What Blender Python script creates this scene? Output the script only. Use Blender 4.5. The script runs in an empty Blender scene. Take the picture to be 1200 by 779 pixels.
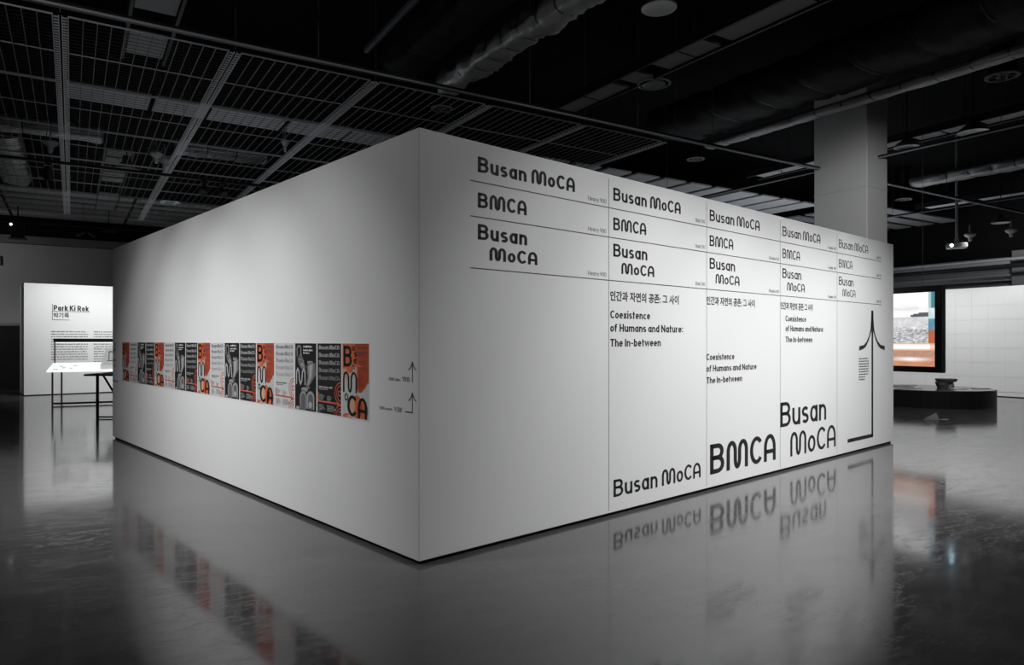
import bpy, math, random
from mathutils import Vector, Matrix, noise

# ------------------------------------------------------------------ camera, world, light, exposure
C = bpy.context.scene.collection
sc = bpy.context.scene
PI = math.pi
CAMH = 1.538
cam_d = bpy.data.cameras.new('camera')
cam_d.sensor_width = 36.0
cam_d.lens = 817.4 / 1200 * 36.0
cam_d.shift_y = 10.0 / 1200
cam_d.clip_end = 200
cam = bpy.data.objects.new('camera', cam_d)
cam.location = (0, 0, CAMH)
cam.rotation_euler = (PI / 2, 0, 0)
C.objects.link(cam)
sc.camera = cam
sc.view_settings.view_transform = 'Standard'
sc.view_settings.look = 'None'
sc.view_settings.gamma = 1
sc.view_settings.exposure = .55
sc.view_settings.use_curve_mapping = False

w = bpy.data.worlds.new('dark_gallery')
sc.world = w
w.use_nodes = True
w.node_tree.nodes['Background'].inputs[0].default_value = (.02, .022, .025, 1)
w.node_tree.nodes['Background'].inputs[1].default_value = .3

# two frames: the display block (BX) and the building (BL: x = along the lighting track, y = away from camera)
CORNER = (-.636, 4.771)
A_BOX = math.radians(90 - 47.88)
A_BLD = math.radians(32.273)
BX = Matrix.Translation((CORNER[0], CORNER[1], 0)) @ Matrix.Rotation(A_BOX, 4, 'Z')
BL = Matrix.Rotation(A_BLD, 4, 'Z')
BOX_X, BOX_Y, BOX_H = 8.654, 8.519, 3.0


def spot(name, pos, target, power, size, blend=1.0, radius=.06, color=(.985, .99, 1)):
    l = bpy.data.lights.new(name, 'SPOT')
    l.energy = power
    l.spot_size = math.radians(size)
    l.spot_blend = blend
    l.shadow_soft_size = radius
    l.color = color
    o = bpy.data.objects.new(name, l)
    o.location = pos
    o.rotation_euler = (Vector(target) - Vector(pos)).to_track_quat('-Z', 'Y').to_euler()
    C.objects.link(o)
    return o


def bxp(x, y, z): return BX @ Vector((x, y, z))
def blp(v, u, z): return BL @ Vector((v, u, z))


# spots washing the right face of the display block (its y = 0 side)
for s, p in ((2.0, 225), (3.4, 355), (4.9, 385), (6.4, 380), (7.6, 260)):
    spot('wall_washer', bxp(s, -3.0, 4.8), bxp(s, 0, .15), p, 68)
# spots washing the left face (its x = 0 side)
for s, p in ((1.7, 190), (3.1, 320), (4.6, 300), (6.2, 170)):
    spot('wall_washer', bxp(-3.0, s, 4.8), bxp(0, s, -.1), p, 64)
# wide fill spots added out of view in front of each face
spot('face_fill', bxp(2.6, -5.6, 6.2), bxp(3.6, 0, 1.6), 290, 100, radius=.25)
spot('face_fill', bxp(-5.6, 2.6, 6.2), bxp(0, 3.4, 1.6), 260, 100, radius=.25)
# the partitions behind, left and right
for v in (-.6, 1.0, 2.6):
    spot('partition_spot', blp(v + .6, 21.4, 4.7), blp(v, 24.0, 1.3), 265, 85)
for u in (5.5, 8.5, 11.5, 14.5):
    spot('partition_spot', blp(19.2, u, 4.7), blp(21.7, u, 1.2), 315, 95)
# unseen spots added to brighten the column, tables, podium and far walls
spot('column_fill', blp(9.3, 4.4, 4.7), blp(12.8, 7.6, 3.7), 190, 50, radius=.15)
spot('table_fill', (-9.0, 14.6, 4.7), (-10.2, 17.2, .9), 300, 45)
spot('podium_fill', (8.7, 11.8, 4.7), (9.6, 15.6, .3), 330, 60)
spot('back_wall_fill', blp(-4.5, 24.0, 4.6), blp(-3.0, 27.8, 2.4), 150, 120, radius=.2)
spot('right_wall_fill', blp(23.4, 9.0, 4.9), blp(26.5, 10.0, 4.0), 170, 130, radius=.2)
# unseen area lights added facing up, to lift the pipes and ducts
for v, u, e in ((2.6, 13.5, 11), (12.5, 11.0, 13), (17.5, 13.0, 30), (22.5, 13.0, 42)):
    l = bpy.data.lights.new('ceiling_fill', 'AREA'); l.energy = e; l.size = 4.0; l.shape = 'SQUARE'
    l.color = (.9, .95, 1)
    o = bpy.data.objects.new('ceiling_fill', l); o.location = blp(v, u, 3.25); o.rotation_euler = (PI, 0, 0)
    C.objects.link(o)

# ------------------------------------------------------------------ materials
def mat(name, col, rough=.6, metal=0., spec=.5, bump=0., scale=20., var=0., emit=None, es=1., ior=1.45, vscale=None, stretch=None, coat=0):
    m = bpy.data.materials.new(name); m.use_nodes = True
    nt = m.node_tree; N = nt.nodes; Lk = nt.links
    b = N['Principled BSDF']
    b.inputs['Base Color'].default_value = (*col, 1)
    b.inputs['Roughness'].default_value = rough
    b.inputs['Metallic'].default_value = metal
    b.inputs['IOR'].default_value = ior
    b.inputs['Specular IOR Level'].default_value = spec
    b.inputs['Coat Weight'].default_value = coat
    if emit:
        b.inputs['Emission Color'].default_value = (*emit, 1)
        b.inputs['Emission Strength'].default_value = es
    if bump or var:
        tc = N.new('ShaderNodeTexCoord'); mp = N.new('ShaderNodeMapping')
        if stretch: mp.inputs['Scale'].default_value = stretch
        Lk.new(tc.outputs['Object'], mp.inputs[0])
        nz = N.new('ShaderNodeTexNoise'); nz.inputs['Scale'].default_value = scale; nz.inputs['Detail'].default_value = 6
        Lk.new(mp.outputs[0], nz.inputs['Vector'])
        if bump:
            bp = N.new('ShaderNodeBump'); bp.inputs['Strength'].default_value = bump; bp.inputs['Distance'].default_value = .01
            Lk.new(nz.outputs[0], bp.inputs['Height']); Lk.new(bp.outputs[0], b.inputs['Normal'])
        if var:
            n2 = N.new('ShaderNodeTexNoise'); n2.inputs['Scale'].default_value = vscale or scale * .3; n2.inputs['Detail'].default_value = 4
            Lk.new(mp.outputs[0], n2.inputs['Vector'])
            mr = N.new('ShaderNodeMapRange'); mr.inputs['To Min'].default_value = 1 - var; mr.inputs['To Max'].default_value = 1 + var
            Lk.new(n2.outputs[0], mr.inputs['Value'])
            hs = N.new('ShaderNodeMix'); hs.data_type = 'RGBA'; hs.blend_type = 'MULTIPLY'; hs.inputs['Factor'].default_value = 1
            hs.inputs['A'].default_value = (*col, 1)
            Lk.new(mr.outputs[0], hs.inputs['B']); Lk.new(hs.outputs['Result'], b.inputs['Base Color'])
    return m


def attr_mat(name, emission=0.):
    m = bpy.data.materials.new(name); m.use_nodes = True
    nt = m.node_tree; b = nt.nodes['Principled BSDF']
    a = nt.nodes.new('ShaderNodeVertexColor'); a.layer_name = 'ink'
    if emission:
        b.inputs['Base Color'].default_value = (.01, .01, .01, 1)
        nt.links.new(a.outputs[0], b.inputs['Emission Color']); b.inputs['Emission Strength'].default_value = emission
        b.inputs['Roughness'].default_value = .3
    else:
        nt.links.new(a.outputs[0], b.inputs['Base Color']); b.inputs['Roughness'].default_value = .55
    return m


def floor_mat():
    m = bpy.data.materials.new('polished_dark_floor'); m.use_nodes = True
    nt = m.node_tree; N = nt.nodes; Lk = nt.links; b = N['Principled BSDF']
    tc = N.new('ShaderNodeTexCoord')
    def nz(scale, detail, sx=1, sy=1, rot=0, rough=.55):
        mp = N.new('ShaderNodeMapping'); mp.inputs['Scale'].default_value = (sx, sy, 1); mp.inputs['Rotation'].default_value = (0, 0, rot)
        Lk.new(tc.outputs['Object'], mp.inputs[0])
        n = N.new('ShaderNodeTexNoise'); n.inputs['Scale'].default_value = scale; n.inputs['Detail'].default_value = detail
        n.inputs['Roughness'].default_value = rough
        Lk.new(mp.outputs[0], n.inputs['Vector']); return n
    big = nz(.35, 5, rot=.5); mid = nz(2.2, 6, 1, 2.2, .9)
    add = N.new('ShaderNodeMath'); add.operation = 'MULTIPLY_ADD'; add.inputs[1].default_value = .5
    Lk.new(mid.outputs[0], add.inputs[0]); Lk.new(big.outputs[0], add.inputs[2])
    cr = N.new('ShaderNodeValToRGB')
    cr.color_ramp.elements[0].position = .45; cr.color_ramp.elements[0].color = (.052, .049, .050, 1)
    cr.color_ramp.elements[1].position = 1.0; cr.color_ramp.elements[1].color = (.105, .103, .104, 1)
    Lk.new(add.outputs[0], cr.inputs[0]); Lk.new(cr.outputs[0], b.inputs['Base Color'])
    # scuffs: thin lines where a stretched noise crosses its middle value
    sc1 = nz(1.6, 9, 1, 3.5, .35, .7)
    ab = N.new('ShaderNodeMath'); ab.operation = 'SUBTRACT'; ab.inputs[1].default_value = .5; Lk.new(sc1.outputs[0], ab.inputs[0])
    a2 = N.new('ShaderNodeMath'); a2.operation = 'ABSOLUTE'; Lk.new(ab.outputs[0], a2.inputs[0])
    mr = N.new('ShaderNodeMapRange'); mr.inputs['From Max'].default_value = .009; mr.inputs['To Min'].default_value = 1; mr.inputs['To Max'].default_value = 0
    Lk.new(a2.outputs[0], mr.inputs['Value'])
    rr = N.new('ShaderNodeMapRange'); rr.inputs['To Min'].default_value = .04; rr.inputs['To Max'].default_value = .14
    Lk.new(mid.outputs[0], rr.inputs['Value'])
    r2 = N.new('ShaderNodeMath'); r2.operation = 'MULTIPLY_ADD'; r2.inputs[1].default_value = .10
    Lk.new(mr.outputs[0], r2.inputs[0]); Lk.new(rr.outputs[0], r2.inputs[2]); Lk.new(r2.outputs[0], b.inputs['Roughness'])
    b.inputs['IOR'].default_value = 1.55
    w1 = nz(1.3, 2, 1, 1.5); w2 = nz(45, 4, 1, 1)
    m2 = N.new('ShaderNodeMath'); m2.operation = 'MULTIPLY_ADD'; m2.inputs[1].default_value = .06
    Lk.new(w2.outputs[0], m2.inputs[0]); Lk.new(w1.outputs[0], m2.inputs[2])
    m3 = N.new('ShaderNodeMath'); m3.operation = 'MULTIPLY_ADD'; m3.inputs[1].default_value = .10
    Lk.new(mr.outputs[0], m3.inputs[0]); Lk.new(m2.outputs[0], m3.inputs[2])
    bp = N.new('ShaderNodeBump'); bp.inputs['Strength'].default_value = .10; bp.inputs['Distance'].default_value = .005
    Lk.new(m3.outputs[0], bp.inputs['Height']); Lk.new(bp.outputs[0], b.inputs['Normal'])
    return m


W_WALL = mat('matt_white_wall_paint', (.78, .78, .775), .85, spec=.2, bump=.05, scale=60, var=.012, vscale=.7)
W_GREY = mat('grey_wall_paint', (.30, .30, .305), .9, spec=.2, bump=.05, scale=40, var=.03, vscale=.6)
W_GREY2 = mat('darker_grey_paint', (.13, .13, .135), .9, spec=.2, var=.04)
W_DARK = mat('black_wall_paint', (.035, .035, .036), .9, spec=.1, var=.1)
VOID = mat('black_ceiling_paint', (.006, .006, .0065), .95, spec=.05, var=.1)
VINYL = mat('black_vinyl', (.022, .022, .023), .5, var=.05)
LINE = mat('grey_rule_line', (.10, .10, .10), .6, var=.05)
BLACK = mat('black_metal', (.010, .010, .011), .5, spec=.3, var=.1)
GREYM = mat('grey_painted_steel', (.34, .35, .37), .5, metal=.2, var=.1, scale=10)
DGREY = mat('dark_grey_steel', (.06, .063, .07), .5, metal=.2, var=.1)
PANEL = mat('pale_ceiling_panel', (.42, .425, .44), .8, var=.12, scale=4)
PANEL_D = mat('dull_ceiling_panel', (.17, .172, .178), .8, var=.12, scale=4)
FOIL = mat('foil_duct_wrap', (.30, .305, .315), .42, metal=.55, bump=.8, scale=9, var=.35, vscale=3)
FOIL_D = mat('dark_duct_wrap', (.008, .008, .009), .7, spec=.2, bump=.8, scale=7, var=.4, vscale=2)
LAMPW = mat('pale_lamp_enamel', (.62, .62, .62), .4, var=.04)
LAMPD = mat('dark_lamp_enamel', (.05, .05, .055), .4, var=.05)
CYAN = mat('lit_lamp_disc', (.5, .7, .7), .4, emit=(.55, .85, .88), es=.35)
GLOW = mat('projector_lens_light', (.8, .9, 1), .3, emit=(.55, .85, 1), es=18)
SPOTDOT = mat('small_lamp_light', (1, 1, 1), .3, emit=(1, 1, 1), es=2.0)
PAPER = mat('white_paper', (.78, .78, .77), .8, var=.02)
SHEET2 = mat('white_wall_sheet', (.80, .80, .795), .8, var=.03, vscale=1.2)
STONE = mat('dark_stone', (.10, .10, .105), .5, bump=.6, scale=14, var=.5, vscale=9)
PODTOP = mat('dark_podium_top', (.085, .085, .09), .18, var=.3, scale=3)  # paler than the body, with part of the partition's reflection in its colour
TABLETOP = mat('backlit_acrylic', (.85, .87, .87), .25, emit=(.92, 1, .99), es=.5)
PEDGE = mat('poster_edge_white', (.75, .75, .74), .7, var=.02)
INK = attr_mat('poster_print')
SCREEN = attr_mat('screen_picture', .82)
FLOOR = floor_mat()

# ------------------------------------------------------------------ mesh helpers
class MB:
    def __init__(s): s.v = []; s.f = []; s.m = []; s.c = []; s.smooth = []
    def face(s, pts, m=0, col=None, sm=False):
        n = len(s.v); s.v += [tuple(p) for p in pts]; s.f.append(tuple(range(n, n + len(pts)))); s.m.append(m); s.c.append(col or (1, 1, 1)); s.smooth.append(sm)
    def raw(s, vs, fs, m=0, sm=False):
        n = len(s.v); s.v += [tuple(p) for p in vs]
        for f in fs: s.f.append(tuple(i + n for i in f)); s.m.append(m); s.c.append((1, 1, 1)); s.smooth.append(sm)
    def box(s, a, b, m=0):
        x0, y0, z0 = a; x1, y1, z1 = b
        vs = [(x0, y0, z0), (x1, y0, z0), (x1, y1, z0), (x0, y1, z0), (x0, y0, z1), (x1, y0, z1), (x1, y1, z1), (x0, y1, z1)]
        s.raw(vs, [(3, 2, 1, 0), (4, 5, 6, 7), (0, 1, 5, 4), (1, 2, 6, 5), (2, 3, 7, 6), (3, 0, 4, 7)], m)
        return s
    def bbox(s, a, b, e=.004, m=0):                                  # box with a small chamfer on every edge
        x0, y0, z0 = a; x1, y1, z1 = b
        def ring(z, d): return [(x0 + d + e, y0 + d, z), (x1 - d - e, y0 + d, z), (x1 - d, y0 + d + e, z), (x1 - d, y1 - d - e, z), (x1 - d - e, y1 - d, z), (x0 + d + e, y1 - d, z), (x0 + d, y1 - d - e, z), (x0 + d, y0 + d + e, z)]
        vs = ring(z0, e) + ring(z0 + e, 0) + ring(z1 - e, 0) + ring(z1, e); fs = [tuple(range(7, -1, -1)), tuple(range(24, 32))]
        for k in range(3):
            for i in range(8): j = (i + 1) % 8; fs.append((k * 8 + i, k * 8 + j, k * 8 + 8 + j, k * 8 + 8 + i))
        s.raw(vs, fs, m); return s
    def tube(s, p0, p1, r, n=8, m=0, r1=None):
        p0 = Vector(p0); p1 = Vector(p1); d = (p1 - p0).normalized()
        a = d.orthogonal().normalized(); b = d.cross(a); r1 = r if r1 is None else r1
        vs = [p0 + (a * math.cos(t) + b * math.sin(t)) * r for t in [2 * PI * i / n for i in range(n)]]
        vs += [p1 + (a * math.cos(t) + b * math.sin(t)) * r1 for t in [2 * PI * i / n for i in range(n)]]
        s.raw(vs, [(i, (i + 1) % n, n + (i + 1) % n, n + i) for i in range(n)], m, True)
        s.raw(vs[:n], [tuple(range(n - 1, -1, -1))], m); s.raw(vs[n:], [tuple(range(n))], m)
        return s
    def lathe(s, prof, n=28, m=0, o=(0, 0, 0)):
        vs = []
        for r, z in prof: vs += [(o[0] + r * math.cos(2 * PI * i / n), o[1] + r * math.sin(2 * PI * i / n), o[2] + z) for i in range(n)]
        fs = []
        for k in range(len(prof) - 1):
            for i in range(n): j = (i + 1) % n; fs.append((k * n + i, k * n + j, (k + 1) * n + j, (k + 1) * n + i))
        s.raw(vs, fs, m, True); return s
    def prism(s, pts, z0, z1, m=0):
        n = len(pts); vs = [(x, y, z0) for x, y in pts] + [(x, y, z1) for x, y in pts]
        s.raw(vs, [tuple(range(n - 1, -1, -1)), tuple(range(n, 2 * n))] + [(i, (i + 1) % n, n + (i + 1) % n, n + i) for i in range(n)], m); return s


def obj(name, mb, m, parent=None, mw=None, color=False):
    me = bpy.data.meshes.new(name); me.from_pydata(mb.v, [], mb.f)
    for mm in (m if isinstance(m, (list, tuple)) else [m]): me.materials.append(mm)
    me.polygons.foreach_set('material_index', mb.m)
    me.polygons.foreach_set('use_smooth', mb.smooth)
    if color:
        ca = me.color_attributes.new('ink', 'FLOAT_COLOR', 'CORNER'); k = 0
        buf = []
        for f, c in zip(mb.f, mb.c):
            if len(c) == 3 and not isinstance(c[0], (tuple, list)): buf += [*c, 1] * len(f)
            else:
                for q in c: buf += [*q, 1]
        ca.data.foreach_set('color', buf)
    me.update()
    o = bpy.data.objects.new(name, me); C.objects.link(o)
    if parent: o.parent = parent
    if mw is not None: o.matrix_local = mw
    return o


def share(name, me, parent, loc=(0, 0, 0), rz=0):
    o = bpy.data.objects.new(name, me); C.objects.link(o); o.parent = parent; o.location = loc; o.rotation_euler = (0, 0, rz); return o


def thing(name, label, cat, mw=None, group=None):
    o = bpy.data.objects.new(name, None); C.objects.link(o); o.empty_display_size = .1
    if mw is not None: o.matrix_world = mw
    o['label'] = label; o['category'] = cat
    if group: o['group'] = group
    return o


def tag(o, label, cat, group=None):
    o['label'] = label; o['category'] = cat
    if group: o['group'] = group
    return o


def struct(name, mb, m, parent=None, mw=None):
    o = obj(name, mb, m, parent, mw)
    if not parent: o['kind'] = 'structure'
    return o


def BLm(v, u, z, rz=0): return BL @ Matrix.Translation((v, u, z)) @ Matrix.Rotation(rz, 4, 'Z')

# ------------------------------------------------------------------ stroke lettering (cap height 1)
XH = .72
def arc(cx, cy, rx, ry, a0, a1, n=12):
    return [(cx + rx * math.cos(math.radians(a0 + (a1 - a0) * i / n)), cy + ry * math.sin(math.radians(a0 + (a1 - a0) * i / n))) for i in range(n + 1)]

def glyph(ch, t):
    e = t / 2; X = XH; q = 1 - e
    if ch == 'B': return .62, [[(e, 0), (e, 1)], [(0, q)] + arc(.34, (q + .53) / 2, .25 - e, (q - .53) / 2, 90, -90, 8) + [(e, .53)], [(e, .53), (.33, .53)] + arc(.33, (.53 + e) / 2, .29 - e, (.53 - e) / 2, 90, -90, 8) + [(0, e)]]
    if ch == 'M': return 1.0, [[(e, 0), (e, .60)] + arc(.25, .60, .25 - e, .40 - e, 180, 0)[1:] + [(.5 - e * 1.0, .36)] , [(.5 - e, .60), (.5 - e, .36)] , ] if False else [[(e, 0), (e, .62)] + arc((e + .40) / 2, .62, (.40 - e) / 2, .38 - e, 180, 0)[1:] + [(.40, .36)] + arc(.5, .36, .10, .36 - e, 180, 360)[1:] + [(.60, .62)] + arc((1.6 - e) / 2, .62, (.40 - e) / 2, .38 - e, 180, 0)[1:] + [(1 - e, 0)]]
    if ch == 'C': return .60, [arc(.33, .5, .33 - e, .5 - e, 40, 320, 20)]
    if ch == 'A': return .62, [[(e, 0), (e, .5)] + arc(.31, .5, .31 - e, .5 - e, 180, 0)[1:] + [(.62 - e, 0)], [(e, .36), (.62 - e, .36)]]
    if ch == 'u': return .5, [[(e, X), (e, .3)] + arc(.25, .3, .25 - e, .3 - e, 180, 360)[1:] + [(.5 - e, .3)], [(.5 - e, 0), (.5 - e, X)]]
    if ch == 'n': return .5, [[(e, 0), (e, X)], arc(.25, X - .3, .25 - e, .3 - e, 180, 0) + [(.5 - e, 0)]]
    if ch == 'a': return .5, [arc(.25, X / 2, .25 - e, X / 2 - e, 0, 360, 18), [(.5 - e, 0), (.5 - e, X)]]
    if ch == 's':
        r1 = (X - e - X / 2) / 2
        return .44, [arc(.22, X - e - r1, .22 - e, r1, 30, 270, 10)[:-1] + arc(.22, e + r1, .22 - e, r1, 90, -150, 12)]
    if ch == 'o': return .5, [arc(.25, X / 2, .25 - e, X / 2 - e, 0, 360, 18)]
    if ch == 'e': return .5, [[(e, X / 2), (.5 - e, X / 2)] + arc(.25, X / 2, .25 - e, X / 2 - e, 0, 318, 16)]
    if ch == 'c': return .46, [arc(.25, X / 2, .25 - e, X / 2 - e, 42, 318, 14)]
    if ch == 'd': return .5, [arc(.25, X / 2, .25 - e, X / 2 - e, 0, 360, 18), [(.5 - e, 0), (.5 - e, 1)]]
    if ch == 'g': return .5, [arc(.25, X / 2, .25 - e, X / 2 - e, 0, 360, 18), [(.5 - e, X), (.5 - e, 0)] + arc(.25, 0, .25 - e, .25, 0, -150, 8)]
    if ch == 'b': return .5, [arc(.25, X / 2, .25 - e, X / 2 - e, 0, 360, 18), [(e, 0), (e, 1)]]
    if ch == 'h': return .5, [[(e, 0), (e, 1)], arc(.25, X - .3, .25 - e, .3 - e, 180, 0) + [(.5 - e, 0)]]
    if ch == 'm': return .8, [[(e, 0), (e, X)], arc(.2 + e / 2, X - .28, .2 - e / 2, .28 - e, 180, 0) + [(.4, 0)], arc(.6 - e / 2, X - .28, .2 - e / 2, .28 - e, 180, 0) + [(.8 - e, 0)]]
    if ch == 'r': return .34, [[(e, 0), (e, X)], arc(.24, X - .3, .24 - e, .3 - e, 180, 70, 6)]
    if ch == 'l': return t, [[(e, 0), (e, 1)]]
    if ch == 'i': return t, [[(e, 0), (e, X)], [(e, .86), (e, .86 + t)]]
    if ch == 't': return .34, [[(.15, .95), (.15, 0)], [(0, X - e), (.34, X - e)]]
    if ch == 'f': return .36, [[(.13, 0), (.13, .78), (.19, q), (.36, q)], [(0, X - e), (.32, X - e)]]
    if ch == 'x': return .46, [[(e * .7, 0), (.46 - e * .7, X)], [(e * .7, X), (.46 - e * .7, 0)]]
    if ch == 'v': return .46, [[(e * .7, X), (.23, e), (.46 - e * .7, X)]]
    if ch == 'y': return .46, [[(e * .7, X), (.25, .08)], [(.46 - e * .7, X), (.14, -.28)]]
    if ch == 'w': return .72, [[(e * .7, X), (.2, e), (.36, X * .9), (.52, e), (.72 - e * .7, X)]]
    if ch == 'k': return .46, [[(e, 0), (e, 1)], [(.44, X), (e, .3)], [(.18, .42), (.44, 0)]]
    if ch == 'H': return .6, [[(e, 0), (e, 1)], [(.6 - e, 0), (.6 - e, 1)], [(e, .5), (.6 - e, .5)]]
    if ch == 'N': return .62, [[(e, 0), (e, 1)], [(.62 - e, 0), (.62 - e, 1)], [(e, 1 - e), (.62 - e, e)]]
    if ch == 'T': return .56, [[(.28, 0), (.28, 1)], [(0, q), (.56, q)]]
    if ch == 'I': return t, [[(e, 0), (e, 1)]]
    if ch == 'L': return .46, [[(e, 1), (e, e), (.46, e)]]
    if ch == 'K': return .58, [[(e, 0), (e, 1)], [(.54, 1), (e, .42)], [(.2, .58), (.54, 0)]]
    if ch == 'P': return .56, [[(e, 0), (e, 1)], [(e, q), (.3, q)] + arc(.3, (q + .42) / 2, .26 - e, (q - .42) / 2, 90, -90, 8) + [(e, .42)]]
    if ch == 'R': return .58, [[(e, 0), (e, 1)], [(e, q), (.3, q)] + arc(.3, (q + .42) / 2, .26 - e, (q - .42) / 2, 90, -90, 8) + [(e, .42)], [(.28, .42), (.54, 0)]]
    if ch == '0': return .52, [arc(.26, .5, .26 - e, .5 - e, 0, 360, 18)]
    if ch == '1': return .28, [[(0, .8), (.28 - e, 1 - e * .4), (.28 - e, 0)]]
    if ch == '3': return .5, [arc(.25, .73, .25 - e, .27 - e, 150, -90, 10), arc(.25, .27, .25 - e, .27, 90, -150, 10)]
    if ch == '4': return .56, [[(.40, 0), (.40, 1), (e * .5, .3), (.56, .3)]]
    if ch == '5': return .5, [[(.46, q), (.08, q), (e, .55)] + arc(.24, .32, .26 - e, .32 - e, 110, -150, 12)]
    if ch == '7': return .5, [[(0, q), (.46, q), (.16, 0)]]
    if ch == '9': return .52, [arc(.26, .68, .26 - e, .32 - e, 0, 360, 16), [(.52 - e, .68), (.34, 0)]]
    if ch == '-': return .36, [[(.03, .40), (.33, .40)]]
    if ch == ':': return t, [[(e, .08), (e, .08 + t)], [(e, .56), (e, .56 + t)]]
    if ch == '.': return t, [[(e, 0), (e, t)]]
    return .32, []


def stroke_polys(line, t):
    pts = [line[0]]
    for p in line[1:]:
        if math.dist(p, pts[-1]) > 1e-4: pts.append(p)
    if len(pts) < 2: return []
    closed = math.dist(pts[0], pts[-1]) < 1e-3 and len(pts) > 4
    if closed: pts = pts[:-1]
    n = len(pts); L = []; R = []
    for i in range(n):
        def d(a, b): l = math.dist(a, b); return ((b[0] - a[0]) / l, (b[1] - a[1]) / l)
        if closed: d0 = d(pts[i - 1], pts[i]); d1 = d(pts[i], pts[(i + 1) % n])
        else:
            d0 = d(pts[i - 1], pts[i]) if i else d(pts[0], pts[1]); d1 = d(pts[i], pts[i + 1]) if i < n - 1 else d0
        nx, ny = -(d0[1] + d1[1]), d0[0] + d1[0]; l = math.hypot(nx, ny) or 1
        nx /= l; ny /= l; k = nx * -d0[1] + ny * d0[0]; h = t / 2 / max(k, .45)
        L.append((pts[i][0] + nx * h, pts[i][1] + ny * h)); R.append((pts[i][0] - nx * h, pts[i][1] - ny * h))
    out = []
    for i in range(n if closed else n - 1):
        j = (i + 1) % n; out.append([L[i], R[i], R[j], L[j]])
    return out


def text_groups(s, x0, y0, cap, width=None, t=.14, gap=.1, per_letter=False):
    """the same line cut into words or letters"""
    out = []; cur = []; full = text_polys(s, x0, y0, cap, width, t, gap, tagged=True)
    last = None
    for i, p in full:
        key = i if per_letter else s[:i + 1].count(' ')
        if key != last: cur = []; out.append(cur); last = key
        cur.append(p)
    return out


def text_polys(s, x0, y0, cap, width=None, t=.14, gap=.1, sx=1.4, tagged=False):
    adv = 0; polys = []; ids = []
    for i, ch in enumerate(s):
        wd, st = glyph(ch, t)
        for ln in st:
            for p in stroke_polys(ln, t): polys.append([(a + adv, b) for a, b in p]); ids.append(i)
        adv += wd + (gap if ch != ' ' and i < len(s) - 1 and s[i + 1] != ' ' else 0)
    k = (width / adv) if width else sx * cap
    res = [[(x0 + a * k, y0 + b * cap) for a, b in p] for p in polys]
    return list(zip(ids, res)) if tagged else res


def rect(x0, y0, x1, y1): return [(x0, y0), (x1, y0), (x1, y1), (x0, y1)]

_rnd = random.Random(5)
def greek(x0, x1, y, h, fill=.9):                                   # one line of text too small to read: rows of tiny marks
    out = []; x = x0
    end = x0 + (x1 - x0) * fill
    while x < end:
        wl = _rnd.randint(2, 6)
        for _ in range(wl):
            cw = h * _rnd.uniform(.45, .75)
            if x + cw > end: break
            out.append(rect(x, y, x + cw * .8, y + h * _rnd.uniform(.6, 1.0))); x += cw
        x += h * .5
    return out


def korean(s, x0, y0, height, width, bold=.012, ratio=None):
    cu = bpy.data.curves.new('korean', 'FONT'); cu.body = s; cu.size = 1; cu.offset = bold; cu.resolution_u = 3
    o = bpy.data.objects.new('korean', cu); C.objects.link(o)
    dg = bpy.context.evaluated_depsgraph_get(); me = bpy.data.meshes.new_from_object(o.evaluated_get(dg))
    vs = [v.co.copy() for v in me.vertices]; fs = [tuple(p.vertices) for p in me.polygons]
    bpy.data.objects.remove(o); bpy.data.curves.remove(cu)
    out = []
    if vs:
        ax = min(v.x for v in vs); bx = max(v.x for v in vs); ay = min(v.y for v in vs); by = max(v.y for v in vs)
        kx = width / (bx - ax); ky = height / (by - ay)
        for f in fs: out.append([(x0 + (vs[i].x - ax) * kx, y0 + (vs[i].y - ay) * ky) for i in f])
    bpy.data.meshes.remove(me)
    return out


def clusters(polys, gap):
    """cut a line of polygons into words wherever a gap along the line is wider than gap"""
    ps = sorted(polys, key=lambda p: min(q[0] for q in p)); out = []; end = -1e9
    for p in ps:
        if min(q[0] for q in p) > end + gap: out.append([])
        out[-1].append(p); end = max(end, max(q[0] for q in p))
    return out


def flat(name, polys, m, parent, fn, label=None):
    mb = MB()
    for p in polys: mb.face([fn(a, b) for a, b in p])
    o = obj(name, mb, m, parent)
    if label: o['label'] = label
    return o

def write(name, parent, fn, m, *a, per_letter=False, **k):
    for g in text_groups(*a, per_letter=per_letter, **k): flat(name, g, m, parent, fn)

# ------------------------------------------------------------------ the room
mb = MB(); mb.face([(-30, -8, 0), (30, -8, 0), (30, 28.0, 0), (-30, 28.0, 0)])
struct('floor', mb, FLOOR, mw=BL.copy())
mb = MB(); mb.box((-30, -8, 7.0), (30, 28.3, 7.2)); struct('ceiling', mb, VOID, mw=BL.copy())
# far wall: lower part stands proud with a ledge, grey band above, black paint over the ceiling line
mb = MB(); mb.box((-30, 27.8, 0), (30, 28.1, 3.93)); struct('wall_back', mb, W_GREY, mw=BL.copy())
mb = MB(); mb.box((-30, 27.95, 3.93), (30, 28.15, 4.72)); struct('trim_1', mb, W_GREY, mw=BL.copy())
mb = MB(); mb.box((-30, 27.72, 4.72), (30, 28.15, 4.97)); struct('trim_2', mb, W_GREY2, mw=BL.copy())
mb = MB(); mb.box((-30, 27.95, 4.97), (30, 28.2, 7.0)); struct('wall_back_upper', mb, VOID, mw=BL.copy())
mb = MB(); mb.box((26.5, -8, 0), (26.8, 28, 4.35)); struct('wall_right', mb, W_GREY2, mw=BL.copy())
mb = MB(); mb.box((26.5, -8, 4.35), (26.8, 28, 7.0)); struct('wall_right_upper', mb, VOID, mw=BL.copy())
mb = MB(); mb.box((26.3, -8, 3.55), (26.5, 28, 3.75)); mb.box((26.36, -8, 4.1), (26.5, 28, 4.3)); struct('trim_3', mb, W_GREY, mw=BL.copy())
mb = MB(); mb.box((-30.3, -8, 0), (-30, 28, 7.0)); struct('wall_left', mb, W_DARK, mw=BL.copy())
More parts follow.
